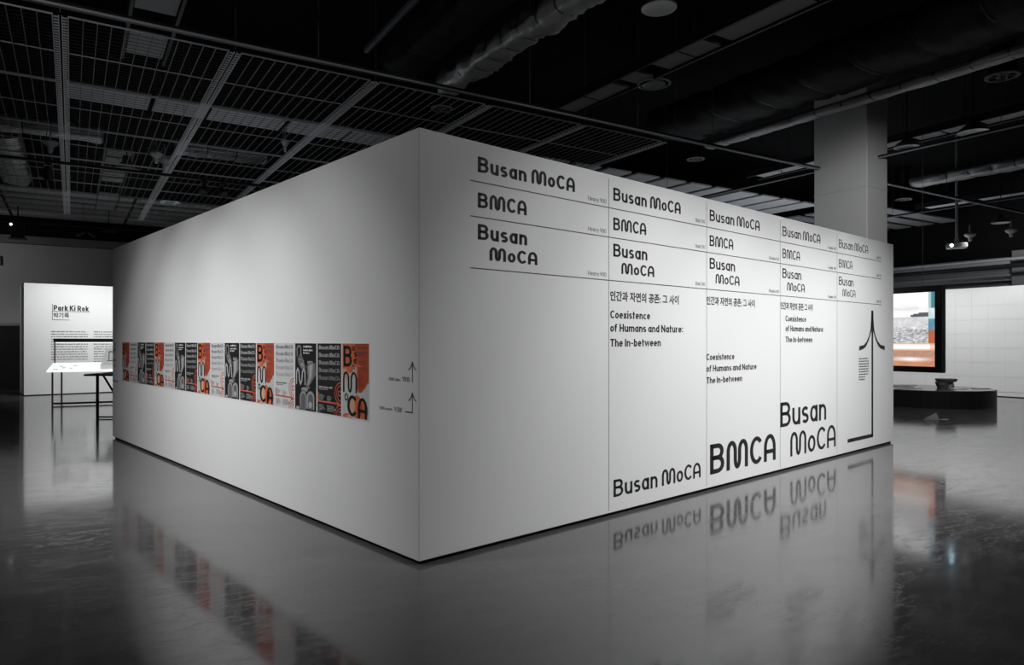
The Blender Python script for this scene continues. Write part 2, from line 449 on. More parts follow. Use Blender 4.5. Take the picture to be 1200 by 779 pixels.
mb = MB(); mb.box((-30, -8.3, 0), (30, -8, 7.0)); struct('wall_front', mb, W_DARK, mw=BL.copy())
# dark low wall face beside the left partition
mb = MB(); mb.box((-9, 27.1, 0), (-.2, 27.78, 2.02))
tag(obj('low_wall', mb, W_DARK, mw=BL.copy()), 'dark grey low wall standing against the back wall at far left', 'partition')
# wall box on the back wall
t = thing('wall_socket_box', 'small dark square box fixed high on the far grey wall', 'wall box', BLm(-2.2, 27.95, 4.0))
mb = MB(); mb.bbox((-.22, -.08, 0), (.28, 0, .3), .01); obj('housing', mb, LAMPD, t)
mb = MB(); mb.box((-.05, -.095, .06), (.11, -.08, .24)); obj('cover', mb, BLACK, t)

# square white column behind the block
t = thing('column', 'white square building column rising behind the display block', 'column', BLm(12.54, 7.46, 0))
mb = MB(); mb.bbox((0, 0, 0), (.68, 1.1, 6.98), .012); obj('shaft', mb, mat('column_paint', (.62, .62, .62), .85, var=.04, vscale=.8), t)
mb = MB(); mb.box((-.004, -.004, 4.42), (.684, 1.104, 4.430)); obj('joint', mb, mat('column_joint', (.48, .48, .48), .8, var=.05), t)
# pilaster on the right wall
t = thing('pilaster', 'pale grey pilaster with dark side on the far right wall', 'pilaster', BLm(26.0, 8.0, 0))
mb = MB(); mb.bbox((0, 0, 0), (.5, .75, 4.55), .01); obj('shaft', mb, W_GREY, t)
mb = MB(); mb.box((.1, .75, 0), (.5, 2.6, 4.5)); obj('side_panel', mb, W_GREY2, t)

# ------------------------------------------------------------------ the display block
block = thing('display_block', 'big white freestanding display block covered with black lettering and rules', 'display wall', BX.copy())
mb = MB(); mb.bbox((0, 0, .028), (BOX_X, BOX_Y, BOX_H), .004); obj('body', mb, W_WALL, block)
mb = MB(); mb.box((.03, .03, 0), (BOX_X - .03, BOX_Y - .03, .03)); o = obj('plinth', mb, BLACK, block); o['label'] = 'recessed black shadow gap'
EPS = .0016
RF = lambda a, b: (a, -EPS, b)
RF2 = lambda a, b: (a, -EPS * .6, b)
LF = lambda a, b: (-EPS, a, b)      # a measured from the near corner; text must run from large a to small a
def LT(s_left): return lambda a, b: (-EPS, s_left - a, b)

for x in (2.001, 3.546, 5.106, 6.662):
    flat('rule_line', [rect(x - .0028, .05, x + .0028, 2.96)], LINE, block, RF2)
for h in (2.707, 2.449, 2.071):
    flat('rule_line', [rect(.448, h - .0035, 8.185, h + .0035)], LINE, block, RF)

cols = [(.519, .178, 1.045, 'Heavy 900'), (2.062, .158, 1.025, 'Bold 700'), (3.602, .140, 1.023, 'Medium 500'), (5.162, .128, 1.002, 'Regular 400'), (6.718, .108, .968, 'Light 300')]
widths = [(.492, .497, .497), (.472, .490, .484), (.458, .496, .475), (.438, .475, .457), (.429, .467, .420)]
for (x, t_, wt, nm), (wb, wbu, wm) in zip(cols, widths):
    write('letter', block, RF, VINYL, 'Busan MoCA', x, 2.780, .113, wt, t_, per_letter=True)
    write('letter', block, RF, VINYL, 'BMCA', x, 2.519, .110, wb, t_, per_letter=True)
    write('letter', block, RF, VINYL, 'Busan', x, 2.285, .113, wbu, t_, per_letter=True)
    write('letter', block, RF, VINYL, 'MoCA', x + .112, 2.139, .100, wm, t_, per_letter=True)
    xr = {.519: 1.965, 2.062: 3.515, 3.602: 5.075, 5.162: 6.63, 6.718: 8.165}[x]
    wn = {'Heavy 900': .235, 'Bold 700': .17, 'Medium 500': .235, 'Regular 400': .24, 'Light 300': .17}[nm]
    for k, yb in enumerate((2.738, 2.478, 2.100)):
        if nm == 'Medium 500' and k == 0: continue
        flat('caption', text_polys(nm, xr - wn, yb, .036, wn, .085), LINE, block, RF)

KT = '인간과 자연의 공존: 그 사이'
for x, y, wd in ((2.019, 1.893, 1.035), (3.545, 1.912, .97), (5.115, 1.912, .83)):
    for g_ in clusters(korean(KT, x, y, .088, wd, .022), wd * .021): flat('korean_word', g_, VINYL, block, RF)
for x, y, hh, ws in ((2.02, 1.739, .069, (.575, 1.105, .74)), (3.543, 1.341, .066, (.54, 1.01, .70)), (5.235, 1.773, .068, (.53, 1.02, .70))):
    for s, dy, wd in (('Coexistence', 0, ws[0]), ('of Humans and Nature' + ('' if x == 3.543 else ':'), -.119 if x == 3.543 else -.118, ws[1]), ('The In-between', -.24 if x == 3.543 else -.25, ws[2])):
        write('word', block, RF, VINYL, s, x, y + dy, hh, wd, .165, gap=.09)

write('large_letter', block, RF, VINYL, 'Busan MoCA', 2.065, .160, .152, 1.372, .145, per_letter=True)
write('large_letter', block, RF, VINYL, 'BMCA', 3.609, .160, .309, 1.386, .15, per_letter=True)
write('large_letter', block, RF, VINYL, 'Busan', 5.108, .524, .289, 1.224, .135, per_letter=True)
write('large_letter', block, RF, VINYL, 'MoCA', 5.354, .152, .289, 1.263, .125, per_letter=True)

def arrow(cx, base, tip, wing_y, half, st, foot=None, fth=.05, crescent=True):
    P = [rect(cx - st / 2, base, cx + st / 2, tip)]
    up = []; lo = []
    hh = (tip - wing_y) / .51; k = half / .463
    cu = [(.463, 0), (.30, .018), (.20, .07), (.12, .15), (.068, .235), (.045, .36), (.036, .51)]
    cl = [(.463, -.062), (.30, -.035), (.22, .0), (.13, .085), (.06, .18), (.0, .26), (.0, .50)]
    for (ax, ay), (bx, by), (c2x, c2y), (d2x, d2y) in zip(cu, cu[1:], cl, cl[1:]):
        for sg in (-1, 1):
            P.append([(cx + sg * ax * k, wing_y + ay * hh), (cx + sg * bx * k, wing_y + by * hh), (cx + sg * d2x * k, wing_y + d2y * hh), (cx + sg * c2x * k, wing_y + c2y * hh)])
    if foot: P.append(rect(foot, base, cx + st / 2, base + fth))
    return P
flat('arrow', arrow(7.842, .157, 1.975, 1.465, .463, .06, 6.994), VINYL, block, RF)
pl = []
for i, f_ in enumerate((.90, .96, .98, 1.0, .95, .99, .92, .68, .62)):
    pl += greek(7.369, 7.725, 1.283 - i * .0365, .020, f_)
flat('small_text', pl, LINE, block, RF, 'nine small lines of text beside the arrow')

# left face arrows and captions
def thin_arrow(cx, base, tip, foot=None):
    P = [rect(cx - .004, base, cx + .004, tip)]
    for sg in (-1, 1):
        P += stroke_polys([(cx + sg * .046, tip - .058), (cx + sg * .030, tip - .050), (cx + sg * .012, tip - .028), (cx, tip - .004)], .009)
    if foot: P.append(rect(cx - foot, base, cx + .004, base + .009))
    return P
LA = LT(0.60)
flat('arrow', thin_arrow(.521, 1.252, 1.397), LINE, block, LA)
flat('arrow', thin_arrow(.521, 1.038, 1.182, .09), LINE, block, LA)
flat('caption', text_polys('BMculau', .22, 1.253, .024, .15, .09), LINE, block, LA); flat('caption', text_polys('19M', .395, 1.253, .034, .09, .1), LINE, block, LA)
flat('caption', text_polys('BMwuren', .095, 1.036, .024, .17, .09), LINE, block, LA); flat('caption', text_polys('9.5M', .29, 1.034, .034, .10, .1), LINE, block, LA)
LB = LT(8.519)
flat('arrow', thin_arrow(.16, 1.33, 1.52), LINE, block, LB)
for a_ in (('19M', .05, 1.38, .034, .15, .14), ('9M', .08, 1.22, .034, .13, .14), ('M', .10, 1.12, .05, .06, .14)): flat('caption', text_polys(*a_), LINE, block, LB)
flat('caption', text_polys('BMwuren', .02, .90, .03, .32, .16), LINE, block, LB)

# ------------------------------------------------------------------ posters
PW, PH = .42, .594
def T(fx0, fy0): return .007 + min(max(fx0, 0), 1) * (PW - .014), .008 + (1 - min(max(fy0, 0), 1)) * (PH - .013)
class Art:
    def __init__(s): s.mb = MB(); s.k = 0
    def add(s, polys, col, layer):
        for p in polys: s.mb.face([(a, -.0003 * layer, b) for a, b in p], 0, col)
    def poly(s, pts, col, layer): s.add([[T(*p) for p in pts]], col, layer)
    def rect(s, x0, y0, x1, y1, col, layer): s.poly([(x0, y0), (x1, y0), (x1, y1), (x0, y1)], col, layer)
    def ell(s, cx, cy, rx, ry, col, layer, a0=0, a1=360):
        s.poly([(cx + rx * math.cos(math.radians(a0 + (a1 - a0) * i / 20)), cy + ry * math.sin(math.radians(a0 + (a1 - a0) * i / 20))) for i in range(21 if a1 - a0 < 360 else 20)], col, layer)
    def text(s, st, x0, yb, x1, yt, col, layer, t=.14):
        a, b = T(x0, yb); s.add(text_polys(st, a, b, (yb - yt) * PH, (x1 - x0) * PW, t), col, layer)
    def greek(s, x0, x1, yb, h, col, layer, fill=.9):
        a, b = T(x0, yb); s.add(greek(a, x1 * PW, b, h * PH, fill), col, layer)
    def line(s, pts, w, col, layer):
        s.add(stroke_polys([T(*p) for p in pts], w * PW), col, layer)

def earc(cx, cy, rx, ry, a0, a1, n=16): return [(cx + rx * math.cos(math.radians(a0 + (a1 - a0) * i / n)), cy - ry * math.sin(math.radians(a0 + (a1 - a0) * i / n))) for i in range(n + 1)]

OR = (.62, .135, .055); ORD = (.42, .065, .03); TAN = (.60, .38, .24); GR = (.50, .50, .50); BK = (.012, .012, .013); WH = (.72, .72, .72); DG = (.10, .10, .10)

def art_orange():
    a = Art()
    a.rect(0, 0, 1, 1, GR, 1)
    a.poly([(0, 0), (1, 0), (1, .52), (.66, .52), (.5, .36), (.3, .40), (0, .34)], OR, 2)
    a.poly([(.5, 0), (1, 0), (1, .30), (.72, .30), (.5, .2)], ORD, 3)
    a.poly([(.36, .31), (.56, .31), (.58, .46), (.46, .44)], TAN, 3)
    a.poly([(.60, .34), (.8, .30), (1, .30), (1, .47), (.9, .56), (.74, .645), (.62, .65), (.56, .6), (.57, .45)], ORD, 4)
    a.poly([(0, .34), (.16, .34), (.32, .46), (.18, .5), (0, .42)], (.55, .33, .25), 3)
    a.ell(.56, .84, .20, .155, OR, 3); a.ell(.35, .84, .14, .14, TAN, 4)
    a.ell(.78, .88, .20, .115, OR, 3)
    a.ell(.17, 1.0, .16, .055, OR, 4, 180, 360); a.poly([(.2, .97), (.34, .955), (.4, 1), (.2, 1)], TAN, 5)
    a.text('B', .05, .31, .36, .035, BK, 7, .15)
    for ch, x0, y0 in (('u', .38, .035), ('s', .46, .115), ('a', .44, .205), ('n', .38, .285)):
        xx, yy = T(x0, y0 + .06); a.add(text_polys(ch, xx, yy, .06 / XH * PH, .10 * PW, .17), BK if ch != 'n' else (.12, .12, .12), 7)
    a.text('M', .03, .66, .55, .385, BK, 7, .10)
    a.line([(x, y) for x, y in earc(.16, .725, .055, .042, 0, 360, 18)], .028, BK, 7)
    a.text('C', .20, .975, .55, .70, BK, 7, .15)
    a.text('A', .60, .99, .93, .72, BK, 7, .15)
    a.greek(.58, .97, .065, .026, DG, 7); a.greek(.58, .95, .125, .022, DG, 7); a.greek(.58, .86, .155, .02, DG, 7)
    for i in range(3): a.greek(.58, .93, .235 + i * .02, .010, DG, 7)
    for i in range(3): a.greek(.58, .95, .315 + i * .016, .008, DG, 7)
    for i in range(9): a.greek(.60, .88, .41 + i * .02, .009, (.2, .05, .03), 7, .5 + .4 * ((i * 7) % 5) / 5)
    return a

def art_type(bg, ink, red, dim):
    a = Art(); a.rect(0, 0, 1, 1, bg, 1)
    for i in range(5): a.text('Busan MoCA', .07, .085 + .108 * i, .90, .028 + .108 * i, ink, 3, .17 - .025 * i)
    for i in range(5): a.rect(.05, .112 + .108 * i, .95, .115 + .108 * i, dim, 2)
    a.greek(.07, .66, .635, .026, ink, 3, .98); a.greek(.07, .5, .66, .014, ink, 3)
    for x0, x1 in ((.07, .36), (.42, .66)):
        for i in range(5): a.greek(x0, x1, .735 + i * .018 if x0 < .1 else .75 + i * .018, .009, ink, 3, .55 + .4 * ((i * 3) % 4) / 4)
    for x0, x1 in ((.06, .38), (.42, .86)):
        for i in range(5): a.greek(x0, x1, .885 + i * .018, .010, ink, 3, .6 + .38 * ((i * 5) % 4) / 4)
    a.greek(.06, .14, .985, .012, ink, 3)
    a.line([(.04, .70), (.04, .83), (.9, .835)], .032, red, 4)
    a.poly([(.84, .805), (.99, .838), (.84, .868)], red, 4)
    w_ = .022
    a.line(earc(1.0, .69, .25, .15, 90, 270), w_, red, 4); a.line(earc(1.0, .69, .17, .11, 90, 270), w_, red, 4)
    a.line([(1, .66), (.90, .66), (.90, .72), (1, .72)], w_, red, 4)
    a.line(earc(1.0, 1.0, .26, .145, 90, 180), w_, red, 4); a.line(earc(1.0, 1.0, .18, .105, 90, 180), w_, red, 4)
    a.line([(.93, 1), (.93, .94), (1, .94)], w_, red, 4)
    return a

def art_photo():
    a = Art(); a.rect(0, 0, 1, 1, BK, 1)
    def g(v): return (v, v, v * 1.02)
    def tubearc(pts, w, base, layer):                               # banded grey print of a rounded tube
        for k, (wk, v) in enumerate(((1, base * .35), (.78, base * .7), (.5, base * 1.1), (.22, base * 1.6))): a.line(pts, w * wk, g(v), layer + k * .2)
    tubearc([(.10, .20), (.10, .09)] + earc(.19, .09, .09, .05, 180, 0, 8) + [(.28, .20)], .07, .16, 3)
    tubearc([(.12, .25), (.30, .15), (.33, .27), (.16, .28)], .06, .13, 3)
    a.poly([(.12, .24), (.36, .20), (.5, .36), (.46, .42), (.3, .38), (.18, .31)], g(.20), 2); a.poly([(.2, .24), (.34, .22), (.42, .34), (.34, .35)], g(.33), 2.3)
    a.poly([(.55, .33), (.95, .28), (.97, .46), (.8, .56), (.62, .66), (.52, .64), (.6, .5)], g(.16), 2)
    a.poly([(.62, .33), (.86, .30), (.82, .48), (.66, .62), (.58, .62), (.66, .5)], g(.30), 2.3)
    a.poly([(.70, .33), (.79, .32), (.74, .50), (.63, .60), (.69, .5)], g(.45), 2.6)
    a.line([(.07, .62), (.08, .43), (.13, .385), (.19, .42), (.22, .56), (.27, .61), (.33, .56), (.36, .43), (.42, .385), (.48, .43), (.49, .62)], .055, g(.30), 5)
    a.line([(.07, .62), (.08, .43), (.13, .385), (.19, .42), (.22, .56), (.27, .61), (.33, .56), (.36, .43), (.42, .385), (.48, .43), (.49, .62)], .022, g(.55), 6)
    a.ell(.40, .86, .20, .16, g(.13), 3); a.poly([(.62, .98), (.62, .78), (.70, .71), (.84, .71), (.92, .78), (.92, .98)], g(.13), 3)
    tubearc([(.28, .97), (.27, .82)] + earc(.40, .82, .13, .09, 180, 0, 10) + [(.53, .97)], .09, .22, 4)
    tubearc([(.60, .97), (.60, .80)] + earc(.74, .80, .14, .07, 180, 0, 10) + [(.88, .97)], .09, .26, 4)
    a.ell(.46, .69, .16, .035, g(.30), 3.5)
    a.ell(.14, .98, .09, .035, g(.32), 4); a.ell(.12, .973, .04, .015, g(.5), 5)
    a.ell(.73, .91, .08, .05, g(.42), 5)
    for yb, h, x1, f_ in ((.062, .032, .86, .95), (.115, .028, .86, .95), (.155, .026, .74, .9)): a.greek(.40, x1, yb, h, WH, 7, f_)
    for i in range(3): a.greek(.60, .9, .27 + i * .017, .009, WH, 7, .8)
    a.greek(.58, .72, .665, .012, WH, 7)
    return a

arts = {
    'orange': art_orange(), 'white': art_type((.60, .60, .595), (.09, .09, .09), (.55, .12, .07), (.45, .45, .45)),
    'photo': art_photo(), 'black': art_type((.016, .016, .017), (.50, .50, .50), (.60, .13, .07), (.05, .05, .05))}
sheet = MB(); sheet.box((0, 0, 0), (PW, .0008, PH))
meshes = {}
ordn = ['', 'second', 'third', 'fourth', 'fifth', 'sixth']
words = {'orange': 'orange and grey poster with black letters', 'white': 'white poster with dark lettering and red arrow',
         'photo': 'black poster with grey sculpture picture', 'black': 'black poster with pale lettering and red arrow'}
seq = ['orange', 'black', 'photo', 'white'] * 4 + ['orange']       # counted from the near corner
cnt = {k: 0 for k in words}
for i, kind in enumerate(seq):
    cnt[kind] += 1
    s_left = .652 + (PW + .0078) * i + PW
    order = 'nearest the corner' if cnt[kind] == 1 else ordn[cnt[kind] - 1] + ' such from the corner'
    if i == 16: order = 'at the far left end'
    p = thing('poster', words[kind] + ', ' + order, 'poster', BX @ Matrix.Translation((-.0016, s_left, .929)) @ Matrix.Rotation(-PI / 2, 4, 'Z'), 'row of posters on the left face of the block')
    if 'sheet' not in meshes:
        o = obj('sheet', sheet, PEDGE, p); meshes['sheet'] = o.data
    else: share('sheet', meshes['sheet'], p)
    if kind not in meshes:
        o = obj('print', arts[kind].mb, INK, p, color=True); meshes[kind] = o.data
    else: share('print', meshes[kind], p)

# ------------------------------------------------------------------ left partition with wall text
aL = math.atan2(24.09 - 23.83, 1.0 + 1.13)
LP = BLm(-1.13, 23.83, 0, aL)
pt = thing('text_partition', 'white partition with black name lettering and text columns at far left', 'partition', LP)
mb = MB(); mb.bbox((0, 0, .02), (6.2, 1.3, 3.17), .004); obj('body', mb, W_WALL, pt)
mb = MB(); mb.box((.03, .03, 0), (6.17, 1.27, .03)); obj('plinth', mb, BLACK, pt)
PF = lambda a, b: (a, -.002, b)
# px 28..130 spans 2.15 m here: 1 px ~ 0.0207 m at left
write('word', pt, PF, VINYL, 'Park Ki Rok', .70, 2.412, .155, .865, .20)
flat('korean_word', korean('박기록', .70, 2.205, .15, .38, .02), VINYL, pt, PF)
for r_ in (rect(.665, 2.14, .678, 2.60), rect(.678, 2.385, 1.60, 2.398), rect(.678, 2.14, 1.09, 2.153)): flat('rule_line', [r_], VINYL, pt, PF)
pl = []
for i in range(12):
    pl += greek(.64, 1.56, 1.795 - i * .0725, .032, 1.0 if i % 4 else .96)
    pl += greek(1.70, 2.62, 1.795 - i * .0725, .032, 1.0 if i % 3 else .95)
for i in range(12, 15): pl += greek(1.70, 2.62, 1.795 - i * .0725, .032, .98)
flat('small_text', pl, LINE, pt, PF, 'two columns of small text lines')

# ------------------------------------------------------------------ display tables on the left
def W(px, z, h): return ((px - 600) / 817.4 * z, z, h)
TM = Matrix.Translation((-10.97, 16.65, 0)) @ Matrix.Rotation(math.radians(24), 4, 'Z')
tb = thing('display_table', 'slanted white lit display table with thin black legs by the left partition', 'table', TM.copy())
mb = MB()
mb.raw([(-.11, -.12, .795), (2.6, -.12, .795), (2.6, 1.32, .965), (-.20, 1.32, .965), (-.11, -.12, .812), (2.6, -.12, .812), (2.6, 1.32, .982), (-.20, 1.32, .982)],
       [(3, 2, 1, 0), (4, 5, 6, 7), (0, 1, 5, 4), (1, 2, 6, 5), (2, 3, 7, 6), (3, 0, 4, 7)])
obj('tabletop', mb, TABLETOP, tb)
for x, y, h in ((0, 0, .80), (2.4, 0, .80), (0.0, 1.2, .94), (2.4, 1.2, .94)):
    m1 = MB(); m1.box((x - .018, y - .018, 0), (x + .018, y + .018, h)); obj('leg', m1, DGREY, tb)
m1 = MB(); m1.box((-.018, -.015, .02), (2.42, .015, .065)); obj('foot_rail', m1, BLACK, tb)
for x in (-.18, 2.5):
    m1 = MB(); m1.box((x, 1.30, .95), (x + .028, 1.325, 1.51)); obj('post', m1, DGREY, tb)
m1 = MB(); m1.bbox((-.19, 1.27, 1.507), (2.6, 1.36, 1.60), .008); o = obj('lamp_bar', m1, BLACK, tb); o['label'] = 'long black lamp bar'
m1 = MB(); m1.box((-.15, 1.29, 1.495), (2.55, 1.34, 1.507)); obj('lamp_diffuser', m1, mat('lamp_bar_light', (1, 1, 1), .4, emit=(.95, 1, 1), es=.9), tb)
def ty(y): return .812 + (y + .12) * .118
e = thing('display_stand', 'white display stand with green framed sheet on the lit table', 'display stand', TM @ Matrix.Translation((.98, 0, 0)))
mb = MB(); y0_, y1_ = .08, .38
mb.raw([(0, y0_, ty(y0_) + .002), (.8, y0_, ty(y0_) + .002), (.8, y1_, ty(y1_) + .002), (0, y1_, ty(y1_) + .002), (0, y0_, .97), (.8, y0_, .97), (.8, y1_, .98), (0, y1_, .98)],
       [(3, 2, 1, 0), (4, 5, 6, 7), (0, 1, 5, 4), (1, 2, 6, 5), (2, 3, 7, 6), (3, 0, 4, 7)]); obj('base', mb, PAPER, e)
mb = MB(); mb.raw([(.0, .30, .98), (.75, .30, .98), (.75, .42, 1.36), (.08, .42, 1.36), (.0, .32, .98), (.75, .32, .98), (.75, .44, 1.36), (.08, .44, 1.36)], [(0, 1, 2, 3), (7, 6, 5, 4), (0, 4, 5, 1), (1, 5, 6, 2), (2, 6, 7, 3), (3, 7, 4, 0)]); obj('board', mb, PAPER, e)
GN = mat('dark_green_frame', (.03, .10, .06), .5)
fz = lambda z: .30 + (z - .98) / .38 * .12 - .006
P_ = lambda a, b: (a, fz(b), b)
mb = MB()
for r_ in (rect(.15, 1.07, .17, 1.28), rect(.17, 1.26, .42, 1.285), rect(.27, 1.08, .29, 1.26), rect(.12, 1.04, .6, 1.06)): mb.face([P_(*q) for q in r_])
obj('frame', mb, GN, e)
t = thing('model_pieces', 'few tiny pale green model pieces at left of the lit table', 'model', TM.copy())
PG = mat('pale_green', (.30, .55, .45), .5)
for k, (x, y, s_) in enumerate(((.0, .1, .05), (.14, .35, .04), (.05, .6, .04), (.30, .3, .035), (.33, .7, .04))):
    mb = MB(); mb.prism([(x, y), (x + s_ * 2, y), (x + s_ * 1.4, y + s_)], ty(y + s_) + .003, ty(y + s_) + .02); obj('piece', mb, PG, t)

tb = thing('trestle_table', 'dark trestle table with diagonal strut partly hidden by the block', 'table', Matrix.Translation((-8.26, 13.9, 0)))
mb = MB(); mb.bbox((-.22, -.1, .845), (1.5, .9, .872), .004, 0); obj('tabletop', mb, DGREY, tb)
mb = MB(); mb.box((-.21, -.09, .873), (1.49, .89, .885)); o = obj('table_mat', mb, PAPER, tb)
for x, y in ((0, 0), (1.4, 0), (1.4, .75)):
    m1 = MB(); m1.box((x - .02, y - .02, 0), (x + .02, y + .02, .846)); obj('leg', m1, DGREY, tb)
m1 = MB(); m1.box((.02, -.015, .012), (1.38, .015, .04)); obj('foot_rail', m1, DGREY, tb)
m1 = MB(); m1.tube((.12, 0, .845), (.62, 0, .03), .02, 6); obj('strut', m1, DGREY, tb)

# ------------------------------------------------------------------ right partition, tiled with white sheets
pr = thing('sheet_partition', 'long white partition papered with a faint grid of sheets at right', 'partition', BLm(21.68, 0, 0))
mb = MB(); mb.bbox((0, 2.0, .02), (.25, 19.5, 3.045), .004); obj('body', mb, W_WALL, pr)
mb = MB(); mb.box((.03, 2.03, 0), (.22, 19.47, .03)); obj('plinth', mb, BLACK, pr)
sh = MB(); sh.box((-.005, 0, 0), (0, .418, .394)); me = None
rr = random.Random(3)
for i in range(40):
    for j in range(7):
        y = 2.6 + i * .424; z = .14 + j * .40
        if me is None:
            o = obj('sheet', sh, SHEET2, pr); me = o.data; o.location = (-.0005, y, z)
        else: share('sheet', me, pr, (-.0005 - rr.random() * .001, y + rr.uniform(-.002, .002), z))

# ------------------------------------------------------------------ hanging video screen
SX, SU = 13.41, 6.55                                                # building coordinates of its near right corner
scn = thing('video_screen', 'large black framed video screen showing sea, sky and orange light', 'screen', BLm(SX, SU, 0))
SW, z0, z1, bz = 2.75, .955, 2.555, .125
mb = MB(); mb.bbox((0, 0, z0), (.11, SW, z1), .006); obj('cabinet', mb, BLACK, scn)
mb = MB()
def fr(a, b, c, d): mb.box((-.028, a, b), (0, c, d))
fr(0, z0, bz, z1); fr(SW - bz, z0, SW, z1); fr(bz, z0, SW - bz, z0 + .11); fr(bz, z1 - .11, SW - bz, z1)
obj('bezel', mb, mat('black_bezel', (.015, .015, .016), .3, var=.1), scn)
mb = MB()
for k in range(9): mb.box((-.032, .03, z1 - .1 - k * .035), (-.028, .075, z1 - .12 - k * .035))
obj('vent_slot', mb, DGREY, scn)
mb = MB(); mb.tube((.05, .38, z1), (.05, .38, 6.9), .004, 6); mb.tube((.05, 2.4, z1), (.05, 2.4, 6.9), .004, 6); obj('hanging_cable', mb, DGREY, scn)
def pic(a, y):                                                      # a: metres from the right inner edge, y: 0 top .. 1 bottom
    n1 = noise.noise(Vector((a * 22, y * 60, 1.3))); n2 = noise.noise(Vector((a * 4, y * 14, 4.1)))
    if y > .69:
        if y < .785: f_ = max(0, 1 - abs(y - .735) / .05); b = min(1, f_ * 1.4) * (1 if a > .10 else .4); base = (.62, .25, .12); return tuple(base[i] + (1.0 - base[i]) * b for i in range(3))
        b = max(0, 1 - abs(y - .905) / .04) * max(0, 1 - abs(a - .45) / .45); base = (.50 + .1 * n2, .22 + .06 * n2, .12)
        if y < .9 and y > .79: base = (.42 + .1 * n1, .24 + .05 * n1, .17)
        return tuple(base[i] + (1.0 - base[i]) * b for i in range(3))
    if a < .135:
        if y < .21: return (.07, .21, .24) if a < .08 else (.35, .50, .52)
        if y < .36: return (.50, .62, .64) if a + y > .35 else (.62, .70, .71)
        if y < .51: return (.10 + .08 * n1, .28 + .15 * n2, .32 + .1 * n1)
        return (.42 + .1 * n1, .12, .05)
    if y < .325:
        isl = .325 - .055 * math.sqrt(max(0, 1 - ((a - .13) / .33) ** 2)) * (1 + .25 * noise.noise(Vector((a * 14, 0, 0))))
        if a < .46 and y > isl: return (.09 + .03 * n1, .10 + .03 * n1, .11)
        c = .86 - .22 * max(0, 1 - abs(y - .22 - .05 * n2) / .06) * (1 if a > .3 else .4); return (c, c, c * 1.0)
    if y < .335: return (.25, .26, .27)
    c = .52 + .25 * n1 * (1.6 if y > .45 else .5) + .1 * n2 - (.1 if y > .5 else -.05)
    c = min(.9, max(.12, c)); return (c, c, c * 1.02)
mb = MB(); NY, NZ = 100, 70
W_ = SW - 2 * bz; zt = z1 - .11; zb = z0 + .11
for i in range(NY):
    for j in range(NZ):
        a0, a1 = W_ * i / NY, W_ * (i + 1) / NY; b0, b1 = j / NZ, (j + 1) / NZ
        q = lambda a, b: (-.003, bz + a, zt + (zb - zt) * b)
        mb.face([q(a0, b0), q(a1, b0), q(a1, b1), q(a0, b1)], 0, pic((a0 + a1) / 2, (b0 + b1) / 2))
obj('display', mb, SCREEN, scn, color=True)

# ------------------------------------------------------------------ dark podium and what lies on it
def podium_outline(k=1.0):
    pts = [(11.15, 15.98), (10.75, 15.74), (10.3, 15.64), (9.6, 15.74), (8.94, 16.3), (8.2, 17.0), (7.6, 17.8), (8.1, 18.35), (9.0, 18.45), (9.9, 18.2), (10.57, 18.0), (11.07, 17.45), (11.29, 16.85), (11.26, 16.3)]
    for _ in range(2):
        q = []
        for i in range(len(pts)):
            a, b = pts[i], pts[(i + 1) % len(pts)]
            q += [(a[0] * .75 + b[0] * .25, a[1] * .75 + b[1] * .25), (a[0] * .25 + b[0] * .75, a[1] * .25 + b[1] * .75)]
        pts = q
    cx, cy = 9.6, 17.0
    return [(cx + (x - cx) * k, cy + (y - cy) * k) for x, y in pts]
pd = thing('podium', 'low black rounded podium in front of the white partition', 'podium')
mb = MB(); mb.prism(podium_outline(), 0, .395); obj('body', mb, BLACK, pd)
mb = MB(); mb.prism(podium_outline(1.004), .395, .412); obj('top', mb, PODTOP, pd)
sp = thing('stone_sculpture', 'dark stone sculpture with flat slab on top of the podium', 'sculpture', Matrix.Translation((10.42, 16.75, .412)))
def rock(pts0, pts1, z0, z1, m, name, parent):
    n = len(pts0); mb = MB(); mid = [((a[0] + b[0]) / 2 * 1.08, (a[1] + b[1]) / 2 * 1.05) for a, b in zip(pts0, pts1)]
    vs = [(x, y, z0) for x, y in pts0] + [(x, y, (z0 + z1) / 2 + .01 * (i % 2)) for i, (x, y) in enumerate(mid)] + [(x, y, z1) for x, y in pts1]
    fs = [tuple(range(n - 1, -1, -1)), tuple(range(2 * n, 3 * n))]
    for k in range(2):
        for i in range(n): j = (i + 1) % n; fs.append((k * n + i, k * n + j, (k + 1) * n + j, (k + 1) * n + i))
    mb.raw(vs, fs); return obj(name, mb, m, parent)
def ngon(rx, ry, n, seed, j=.12, cx=0, cy=0):
    r_ = random.Random(seed); return [(cx + rx * math.cos(2 * PI * i / n) * (1 + r_.uniform(-j, j)), cy + ry * math.sin(2 * PI * i / n) * (1 + r_.uniform(-j, j))) for i in range(n)]
rock(ngon(.11, .12, 7, 1, cx=-.07), ngon(.16, .16, 7, 2, cx=-.07), 0, .15, STONE, 'left_block', sp)
rock(ngon(.09, .10, 7, 4, cx=.08, cy=-.05), ngon(.08, .09, 7, 5, cx=.08), 0, .15, mat('grey_stone', (.17, .17, .18), .45, bump=.5, var=.5), 'right_block', sp)
rock(ngon(.20, .18, 9, 7, .06), ngon(.25, .21, 9, 7, .04), .15, .222, STONE, 'slab', sp)
